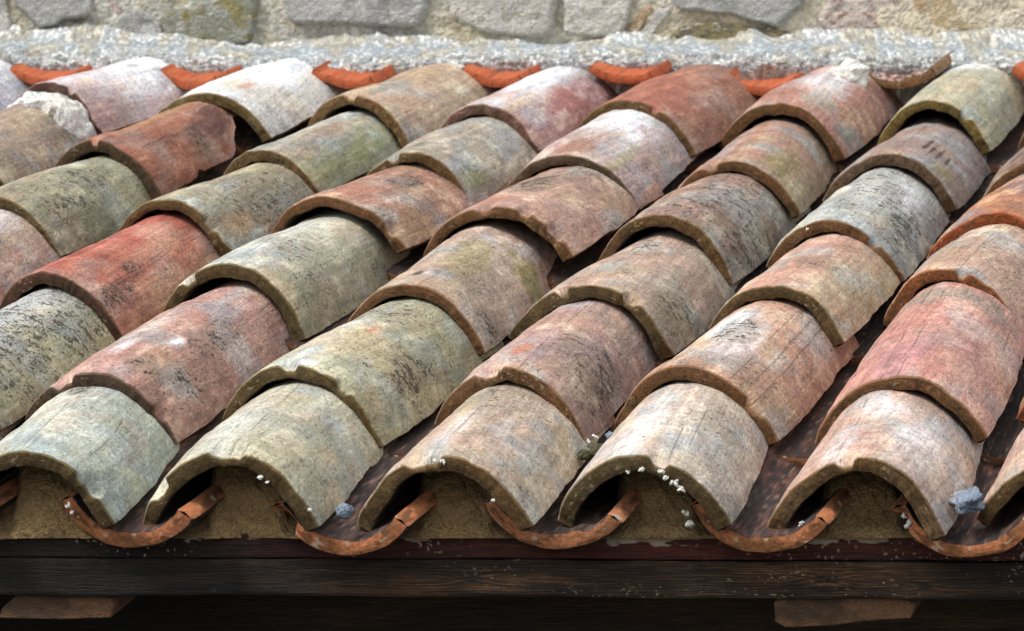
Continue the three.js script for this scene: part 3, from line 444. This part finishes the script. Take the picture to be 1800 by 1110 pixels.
// ------------------------------------------------------------------ eave woodwork
function wood(w, h, seed, A, B, knots, splat, scaleY = 1, red = 0) {
  const W = 1.7;
  return colourTexture(w, h, (u, v, o) => {
    const x = (u - 0.5) * W, y = v * 0.06 * scaleY;
    let yy = y + 0.006 * (fbm(x * 3, y * 8, seed, 3) - 0.5); let kn = 0;
    for (const [kx, ky, kr] of knots) { const dx = (x - kx) / 3.2, dy = y - ky, d = Math.hypot(dx, dy) / kr; yy += Math.sign(dy || 1) * kr * 0.9 * Math.exp(-d * d * 0.8); kn = Math.max(kn, 1 - ss(0.3, 0.7, d)); }
    const ring = 0.5 + 0.5 * Math.sin(yy * 1500 + 5 * fbm(x * 6, yy * 120, seed + 3, 2)), fib = fbm(x * 34, yy * 1300, seed + 5, 3), lo = fbm(x * 5, y * 40, seed + 8, 3);
    o[0] = A[0]; o[1] = A[1]; o[2] = A[2]; mx(o, B, clamp(0.55 * ring * fib * 1.6 + 0.5 * ss(0.45, 0.75, lo) - 0.1)); mul(o, 0.62 + 0.76 * fib);
    mx(o, [34, 26, 20], 0.7 * ss(0.62, 0.72, fbm(x * 16, yy * 700, seed + 11, 3))); mx(o, [30, 22, 16], kn * 0.75);
    mx(o, [150, 108, 66], 0.55 * ss(0.66, 0.78, fbm(x * 60, yy * 500, seed + 14, 3)) * ss(0.45, 0.7, lo));
    mul(o, 1 - 0.62 * ss(0.0, -0.46, x + 0.1 * (lo - 0.5))); mul(o, 0.75 + 0.5 * fbm(x * 4, 2, seed + 17, 2));  // shade painted into the wood colour towards the left, then random tone along it
    if (splat) { const e = splat(x, y, u, v); if (e > 0) mx(o, [190, 178, 150], e); }
  }, 0.9);
}
const speck = (x, y, seed, th) => ss(th, th + 0.03, fbm(x * 260, y * 260, seed, 2)) * ss(0.45, 0.62, fbm(x * 11, y * 20, seed + 4, 2));
const fasciaMap = wood(2048, 64, 861, [80, 31, 19], [98, 40, 24], [], (x, y, u, v) => Math.max(
  0.9 * ss(0.55, 0.6, 0.5 * fbm(x * 60, y * 190, 863, 4) + 0.42 * fbm(x * 11, 3, 866, 2) + 0.62 * (v - 0.72)), 0.9 * speck(x, y, 868, 0.76)), 0.45);
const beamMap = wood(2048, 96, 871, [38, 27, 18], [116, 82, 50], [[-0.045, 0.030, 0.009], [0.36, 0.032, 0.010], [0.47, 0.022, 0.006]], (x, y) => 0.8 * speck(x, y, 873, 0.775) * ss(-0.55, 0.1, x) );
const plankMap = wood(2048, 128, 881, [62, 47, 31], [96, 72, 46], [], null, 2);
const endMap = colourTexture(256, 128, (u, v, o) => { const x = u * 0.16, y = v * 0.05; o[0] = 138; o[1] = 100; o[2] = 68; const r = Math.hypot(x - 0.07, (y + 0.06) * 1.2), ring = 0.5 + 0.5 * Math.sin(r * 1700 + 4 * fbm(x * 30, y * 30, 891, 2)); mul(o, 0.72 + 0.2 * ring + 0.3 * (fbm(x * 420, y * 420, 893, 3) - 0.3)); mx(o, [72, 54, 40], 0.75 * ss(0.45, 0.7, fbm(x * 26, y * 46, 895, 3))); }, 0.9);
const grainBump = heightTexture(1024, 256, (u, v) => { const x = u * 1.7, y = v * 0.09; return 0.5 + 0.8 * (fbm(x * 30, y * 1000, 897, 3) - 0.5) + 0.3 * (fbm(x * 200, y * 500, 899, 2) - 0.5); });
const woodMat = (map, b = 0.003, rough = 0.8) => new THREE.MeshStandardMaterial({ name: 'wood', map, bumpMap: grainBump, bumpScale: b, roughness: rough });
// a sawn timber lying along x: softened, slightly uneven edges; uv runs along it
function timber(len, h, d, seed, r = 0.004, un = 0.0015) {
  const prof = []; const N = 5;
  for (const [cx, cy, a0] of [[d / 2 - r, h / 2 - r, 0], [-d / 2 + r, h / 2 - r, 1], [-d / 2 + r, -h / 2 + r, 2], [d / 2 - r, -h / 2 + r, 3]]) for (let i = 0; i <= N; i++) { const a = (a0 + i / N) * Math.PI / 2; prof.push([cx + Math.cos(a) * r, cy + Math.sin(a) * r]); }
  prof.push(prof[0]); const n = prof.length - 1, SEG = Math.ceil(len * 60), us = Array.from({ length: n + 1 }, (_, i) => i);
  const f = (i, b) => { const x = (b - 0.5) * len, [z, y] = prof[i]; return [x, y + un * (fbm(x * 9, y * 20 + 3, seed, 3) - 0.5) * 2 + un * (fbm(x * 40, y * 60, seed + 2, 2) - 0.5), z + un * (fbm(x * 7, y * 90, seed + 1, 3) - 0.5) * 2]; };
  const side = { nu: n, us, nv: SEG, f, uv: (i, b) => [0.5 + (b - 0.5) * len / 1.7, 0.5 + prof[i][1] / h * 0.98 + (Math.abs(prof[i][0]) < d / 2 - r ? (d / 2 - prof[i][0]) * 3 : 0)] };
  const end = (b, flip) => ({ nu: 1, nv: n / 2 | 0, flip, f: (a, k) => { const j = Math.round(k * (n / 2 | 0)), i = a < 0.5 ? j : n - j; return f(i, b); }, uv: (a, k) => [a * 0.03, k] });
  return patches([side, end(0, true), end(1, false)]);
}
const EAVE_TURN = -0.012;
{
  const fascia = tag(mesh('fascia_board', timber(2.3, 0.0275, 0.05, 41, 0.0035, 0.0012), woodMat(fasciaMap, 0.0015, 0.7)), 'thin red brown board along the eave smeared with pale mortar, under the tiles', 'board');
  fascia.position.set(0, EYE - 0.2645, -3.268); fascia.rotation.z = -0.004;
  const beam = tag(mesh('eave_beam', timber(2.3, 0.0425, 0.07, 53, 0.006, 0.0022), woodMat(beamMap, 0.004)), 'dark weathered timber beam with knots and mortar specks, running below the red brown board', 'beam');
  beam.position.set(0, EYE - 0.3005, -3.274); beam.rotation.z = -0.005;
}
// rafter ends poking out under the beam
function rafter(pts, dist, label, depth = 0.55) {
  const P = pts.map(([x, y]) => at(x, y, dist)), c = P.reduce((a, b) => a.clone().add(b)).multiplyScalar(1 / P.length);
  const sh = new THREE.Shape(P.map((p) => new THREE.Vector2(p.x - c.x, p.y - c.y)));
  const g = new THREE.ExtrudeGeometry(sh, { depth, bevelEnabled: true, bevelSize: 0.0018, bevelThickness: 0.0025, bevelSegments: 2, steps: 12 });
  const p = g.attributes.position, uv = g.attributes.uv;
  for (let i = 0; i < p.count; i++) { const x = p.getX(i), y = p.getY(i), z = p.getZ(i) - depth; uv.setXY(i, (x + 0.08) / 0.16 + z * 0.6, (y + 0.025) / 0.05 + z * 0.1); p.setXYZ(i, x - z * 0.40, y - z * 0.34, z); }
  g.computeVertexNormals();
  const t = tag(mesh('rafter', g, woodMat(endMap, 0.003, 0.85)), label, 'rafter'); t.position.copy(c);
  return t;
}
rafter([[2, 1084], [6, 1071], [34, 1046], [176, 1044], [196, 1054], [199, 1066], [193, 1083], [110, 1086]], 3.252, 'chamfered rafter end under the beam at the lower left');
rafter([[1364, 1060], [1376, 1052], [1480, 1053], [1590, 1054], [1606, 1066], [1600, 1084], [1520, 1089], [1460, 1097], [1382, 1100], [1366, 1091]], 3.252, 'cracked brown rafter end under the beam at the lower right');
{
  const w = thing('plank_wall', 'dark horizontal planks of the house wall in the shade below the eave', 'wall', [0, EYE - 0.29, -3.46]);
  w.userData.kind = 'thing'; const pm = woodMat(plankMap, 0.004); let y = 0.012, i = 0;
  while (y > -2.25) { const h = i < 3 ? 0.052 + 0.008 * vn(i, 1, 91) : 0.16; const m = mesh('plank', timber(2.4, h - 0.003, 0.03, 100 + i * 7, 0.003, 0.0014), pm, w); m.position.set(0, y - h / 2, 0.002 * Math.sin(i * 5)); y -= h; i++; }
}

// ------------------------------------------------------------------ the stone wall above and its mortar bead
const wall = thing('stone_wall', 'rubble wall of grey limestone blocks in ochre mortar rising behind the roof', 'wall', [0, EYE + 0.45, -4.95]);
const WD = 4.95;
{
  const g = patches([{ nu: 300, nv: 130, f: (a, b) => { const x = (a - 0.5) * 2.8, y = b * 1.1 - 0.12; return [x, y, 0.010 + 0.024 * (n3(x * 14, y * 14, 1, 901) - 0.5) + 0.014 * (n3(x * 60, y * 60, 3, 903) - 0.5)]; }, uv: (a, b) => [a * 2.8 / 2.4 - 0.083, b * 1.1 / 0.6] }]);
  mesh('wall_mortar', g, ochreMortar, wall);
  const back = new THREE.BoxGeometry(2.8, 3.8, 0.3); back.translate(0, -0.95, -0.17); mesh('wall_core', back, bedMortar, wall);
}
const stoneMap = (seed, A, B, C, o2) => colourTexture(384, 256, (u, v, o) => {
  const lo = fbm(u * 5, v * 5, seed, 4), mid = fbm(u * 20, v * 20, seed + 3, 3), fi = fbm(u * 95, v * 95, seed + 5, 2);
  o[0] = A[0]; o[1] = A[1]; o[2] = A[2]; mx(o, B, ss(0.4, 0.62, lo)); mx(o, C, ss(0.55, 0.72, mid) * 0.8); mx(o, [226, 222, 212], 0.7 * ss(0.62, 0.74, fbm(u * 14 + 3, v * 18, seed + 8, 3))); if (o2) mx(o, o2, 0.8 * ss(0.55, 0.7, fbm(u * 7, v * 7, seed + 12, 3))); mul(o, 0.84 + 0.32 * fi);
}, 0.74);
const SM = [stoneMap(911, [206, 204, 200], [190, 188, 182], [166, 164, 158]), stoneMap(917, [178, 178, 166], [162, 164, 146], [150, 140, 104], [166, 156, 100]), stoneMap(923, [232, 226, 216], [218, 212, 202], [198, 188, 168]), stoneMap(929, [158, 146, 104], [128, 120, 96], [104, 98, 86]), stoneMap(935, [234, 216, 202], [222, 192, 182], [166, 128, 122]), stoneMap(941, [220, 196, 156], [208, 176, 140], [226, 210, 178])].map((m) => new THREE.MeshStandardMaterial({ name: 'stone', map: m, bumpMap: grit, bumpScale: 0.006, roughness: 0.92 }));
function stone(pts, mi, proud0 = 0.03, label) {
  const proud = proud0 * 0.75, mxx = pts.reduce((s, q) => s + q[0], 0) / pts.length, myy = pts.reduce((s, q) => s + q[1], 0) / pts.length;
  const P = pts.map(([x, y]) => { const v = at(mxx + (x - mxx) * 1.05, myy + (y - myy) * 1.07, WD - 0.02); return new THREE.Vector3(v.x, v.y - EYE - 0.45, 0); });
  const curve = new THREE.CatmullRomCurve3(P, true, 'centripetal'), N = 72, ring = curve.getPoints(N), c = P.reduce((a, b) => a.clone().add(b)).multiplyScalar(1 / P.length);
  const seed = 5000 + Math.round(pts[0][0] + pts[0][1] * 3 + 900);
  const g = patches([{ nu: N, nv: 20, f: (a, b) => {
    const q = ring[Math.round(a * N)], r = b; let x = c.x + (q.x - c.x) * r, y = c.y + (q.y - c.y) * r;
    const lip = 1 - ss(0.82, 1.0, b) * 1.0; const nn = (n3(x * 22, y * 22, 1, seed) - 0.5) * 0.022 + (n3(x * 80, y * 80, 3, seed + 5) - 0.5) * 0.007;
    const e = 0.004 * (fbm(x * 40, y * 40, seed + 8, 2) - 0.5) * 2 * b; x += e; y += e * 0.6;
    return [x, y, -0.018 + (proud + 0.018 + nn) * lip ** 0.55];
  }, uv: (a, b) => { const q = ring[Math.round(a * N)]; return [(c.x + (q.x - c.x) * b) * 4 + pts[0][0] * 0.013, (c.y + (q.y - c.y) * b) * 6]; } }]);
  const m = mesh('stone', g, SM[mi], wall); if (label) m.userData.label = label; return m;
}
stone([[-60, -30], [8, -20], [14, 20], [20, 50], [-10, 62], [-70, 50]], 2);
stone([[22, 8], [14, -50], [150, -60], [172, -10], [160, 26], [112, 36], [90, 48], [64, 46], [40, 24]], 0);
stone([[14, 84], [26, 58], [52, 48], [96, 54], [140, 64], [168, 84], [100, 92]], 0, 0.016);
stone([[190, 74], [196, 44], [214, 24], [244, 18], [270, 28], [286, 50], [288, 74], [262, 84], [212, 84]], 0, 0.024);
stone([[292, 72], [276, 30], [330, 2], [404, -22], [452, -18], [452, 40], [438, 74], [370, 82]], 1, 0.026, 'greenish grey stone with ochre lichen');
stone([[186, 22], [190, 0], [204, -24], [236, -20], [224, 8], [206, 26]], 4, 0.014);
stone([[492, 14], [500, -50], [640, -60], [770, -50], [758, 18], [742, 44], [650, 47], [590, 42], [530, 42], [504, 36]], 0, 0.034);
stone([[786, 20], [790, -50], [890, -60], [984, -50], [982, 20], [972, 58], [938, 68], [896, 64], [846, 58], [806, 42]], 2, 0.03);
stone([[988, 30], [990, -50], [1060, -60], [1128, -40], [1112, 20], [1094, 62], [1040, 66], [990, 60]], 2, 0.024);
stone([[1094, 66], [1118, 34], [1136, 8], [1148, 10], [1134, 36], [1110, 70]], 5, 0.02);
stone([[1112, 74], [1140, 40], [1160, 14], [1182, 14], [1160, 42], [1134, 74]], 2, 0.024);
stone([[1176, 8], [1168, -50], [1300, -60], [1424, -50], [1420, 6], [1402, 24], [1374, 48], [1340, 42], [1282, 28], [1216, 20]], 0, 0.034);
stone([[1176, 62], [1190, 46], [1240, 38], [1320, 44], [1404, 58], [1400, 76], [1320, 84], [1220, 84]], 3, 0.022, 'flat green brown stone');
stone([[1432, 40], [1452, 4], [1470, -40], [1580, -44], [1588, 0], [1576, 36], [1520, 54], [1460, 56]], 4, 0.014, 'pinkish stone with dark stains');
stone([[1606, 40], [1600, -50], [1720, -60], [1850, -50], [1860, 40], [1780, 58], [1680, 56]], 5, 0.01);

const flashing = (() => {
  const pr = [[-4.85, 0.34], [-4.809, 0.406], [-4.805, 0.423], [-4.816, 0.440], [-4.840, 0.453], [-4.870, 0.463], [-4.914, 0.474], [-4.965, 0.492]];
  const c = new THREE.CatmullRomCurve3(pr.map(([z, y]) => new THREE.Vector3(0, y, z)), false, 'centripetal');
  const NV = 64, cp = c.getPoints(NV);
  const g = patches([{ nu: 1500, nv: NV, f: (a, b) => {
    const x = (a - 0.5) * 2.6, q = cp[Math.round(b * NV)], X = x * 1;
    const low = 1 - ss(0.35, 0.62, b), hi = ss(0.72, 0.95, b);
    const big = (n3(X * 9, b * 4, 1, 951) - 0.5), m1 = n3(X * 48, b * 16, 2, 953) - 0.5, m2 = n3(X * 130, b * 44, 3, 957) - 0.5, m3 = n3(X * 300, b * 95, 4, 959) - 0.5;
    const bump = big * 0.018 + m1 * (0.004 + 0.009 * low + 0.003 * hi) + m2 * (0.0015 + 0.008 * low + 0.001 * hi) + m3 * (0.001 + 0.004 * low);
    const topUp = hi * 0.034 * (fbm(x * 5, 2, 961, 3) - 0.5) * 2 + hi * 0.022 * Math.max(0, fbm(x * 22, 7, 963, 3) - 0.5) * 2;
    return [x + m1 * 0.004, EYE + q.y + bump * 0.7 + topUp + 0.004 * Math.sin(x * 5), q.z + bump * 0.9];
  }, uv: (a, b) => [a * 2.6 * 3, b * 0.9] }]);
  const map = colourTexture(1024, 512, (u, v, o) => {
    const lo = fbm(u * 18, v * 5, 971, 3), mid = fbm(u * 60, v * 26, 973, 3), fi = fbm(u * 240, v * 150, 975, 2), band = ss(0.4, 0.55, v) * (1 - ss(0.62, 0.78, v));
    o[0] = 192; o[1] = 193; o[2] = 191; mx(o, [164, 172, 178], clamp(band * (0.5 + lo) + 0.5 * ss(0.45, 0.7, lo))); mx(o, [234, 232, 226], 0.75 * ss(0.54, 0.7, mid) * (1 - 0.6 * band)); mx(o, [176, 164, 138], ss(0.5, 0.72, fbm(u * 11 + 4, v * 4, 979, 3)) * 0.55); mul(o, 0.78 + 0.44 * mid); mul(o, 0.82 + 0.36 * fi); mx(o, [120, 112, 96], 0.6 * ss(0.66, 0.76, fbm(u * 130, v * 70, 977, 2)) * (1 - 0.7 * band));
  }, 0.84);
  const m = mesh('mortar_flashing', g, mortarMat(map, 0.004));
  return tag(m, 'white crumbly mortar bead sealing the top of the roof against the stone wall', 'mortar');
})();

// ------------------------------------------------------------------ small mortar, moss and crumbs
function crumbs(r, seed) {                                                // a little crusty cluster, not one ball
  const list = [];
  for (let i = 0; i < 6; i++) { const k = 0.35 + 0.75 * vn(i * 3, seed, 71), g = lump(r * k * 1.2, r * k * 0.8, r * k, seed + i * 13, 0.9, 3); g.rotateZ(6 * vn(i, seed, 73)); g.translate((vn(i * 5, seed, 75) - 0.5) * 2.6 * r, (vn(i * 7, seed, 77) - 0.5) * 1.4 * r, (vn(i * 9, seed, 79) - 0.5) * r); list.push(g); }
  return mergeGeometries(list);
}
function onTile(key, px, py, dist, r, mat, seed, name = 'mortar_crumb') {
  const t = coverMesh[key], p = at(px, py, dist); t.worldToLocal(p);
  const m = mesh(name, (r[0] > 0.012 ? lump(r[0], r[1], r[2], seed, 0.6, 5) : crumbs(r[0], seed)), mat, t); m.position.copy(p); return m;
}
{
  let k = 0; const zOf = (key) => { const s = nose[key], v = new THREE.Vector3(s[2], 0, -s[3]); roof.localToWorld(v); return -v.z; };
  for (const [key, px, py, r] of [['2,0', 763, 811, 4], ['2,0', 778, 812, 4.5], ['2,0', 868, 880, 3], ['3,0', 1126, 826, 5], ['3,0', 1162, 829, 5], ['3,0', 1170, 842, 5], ['3,0', 1185, 849, 6], ['3,0', 1197, 859, 6], ['3,0', 1104, 830, 3], ['2,1', 1034, 776, 4], ['2,1', 1046, 767, 5], ['1,0', 456, 840, 4], ['1,0', 470, 848, 3], ['1,0', 543, 897, 4], ['-2,3', 68, 402, 5], ['1,2', 800, 560, 2], ['3,2', 1420, 403, 3]])
    onTile(key, px, py, zOf(key) - 0.004, [r / 2500, r / 2500, r / 2500], whiteMortar, 6000 + k++ * 7);
  onTile('2,5', 1497, 133, 4.735, [0.026, 0.022, 0.03], whiteMortar, 6250, 'mortar_lump');
}
// mortar filling under the nose of the bleached tile at the upper left, and a thin white line behind the scratched tile
{
  const s = nose['-3,5'], g = tileGeometry({ W: 0.096, H: 0.074, L: 0.13, th: 0.03, seed: 6301, taper: 0.06, wob: 5, NT: 80, NS: 40 });
  const p = g.attributes.position; for (let i = 0; i < p.count; i++) { const x = p.getX(i), y = p.getY(i), z = p.getZ(i), k = 0.005 * (n3(x * 60, y * 60, z * 60, 6305) - 0.5) + 0.006 * (n3(x * 170, y * 170, z * 170, 6307) - 0.5); p.setXYZ(i, x + k * Math.sign(x), y + k, z + k); } g.computeVertexNormals();
  const m = mesh('mortar_collar', g, whiteMortar, roof); m.position.set(s[2] - 0.008, -0.012, -s[3] + 0.080); m.rotation.set(0.05, -0.05, 0.06);
  const t = coverMesh['3,4'], line = tileGeometry({ W: 0.092, H: 0.074, L: 0.007, th: 0.008, seed: 6311, taper: 0, wob: 2, NT: 60, NS: 10 });
  const l = mesh('mortar_line', line, whiteMortar, t); l.position.set(0, 0.0035, -0.295);
}
const chunk = tag(mesh('mortar_chunk', lump(0.019, 0.011, 0.022, 6402, 0.42, 6, 0.75), greyMortar), 'blue grey mortar chunk wedged between the two rightmost tiles at the eave', 'mortar chunk');
chunk.position.copy(at(1702, 882, 3.2)); chunk.rotation.set(0.3, 0.2, 0.1);
const peb = tag(mesh('mortar_pebble', lump(0.009, 0.008, 0.009, 6411, 0.5, 4), greyMortar), 'small blue grey mortar pebble at the foot of the cream tile on the eave', 'pebble');
peb.position.copy(at(606, 898, 3.19));
for (const [px, py, r, m, lab] of [[1050, 792, 11, mossMat, 'dark mossy pebble lying in the gutter between two tiles'], [1027, 800, 8, mossMat, 'smaller mossy pebble beside the tile foot in the gutter'], [1074, 768, 7, greyMortar, 'little blue grey mortar crumb above the mossy pebbles']]) {
  const o = tag(mesh('gutter_pebble', lump(r / 1000, r * 0.8 / 1000, r / 1000, 6420 + px, 0.5, 4), m), lab, 'pebble'); o.position.copy(at(px, py, 3.36));
}
for (const [px, py, r] of [[118, 890, 5], [126, 902, 4], [1214, 921, 7], [1206, 903, 5], [1412, 922, 7], [1347, 962, 5], [1602, 922, 9], [1590, 908, 5]]) {
  const m = mesh('mortar_crumb', crumbs(r / 2500, 6500 + px), whiteMortar); m.position.copy(at(px, py, 3.205)); roof.attach(m);
}

// ------------------------------------------------------------------ ground
{
  const g = new THREE.PlaneGeometry(160, 160, 8, 8); g.rotateX(-Math.PI / 2);
  const map = colourTexture(512, 512, (u, v, o) => { const lo = fbm(u * 8, v * 8, 981, 4), fi = fbm(u * 120, v * 120, 983, 3); o[0] = 78; o[1] = 74; o[2] = 66; mx(o, [62, 60, 54], ss(0.4, 0.7, lo)); mul(o, 0.75 + 0.5 * fi); }, 0.8);
  map.repeat.set(40, 40);
  const m = mesh('ground', g, new THREE.MeshStandardMaterial({ name: 'gravel', map, roughness: 0.95 })); m.userData.kind = 'structure';
}

wall.userData.kind = 'thing';
renderer.render(scene, camera);
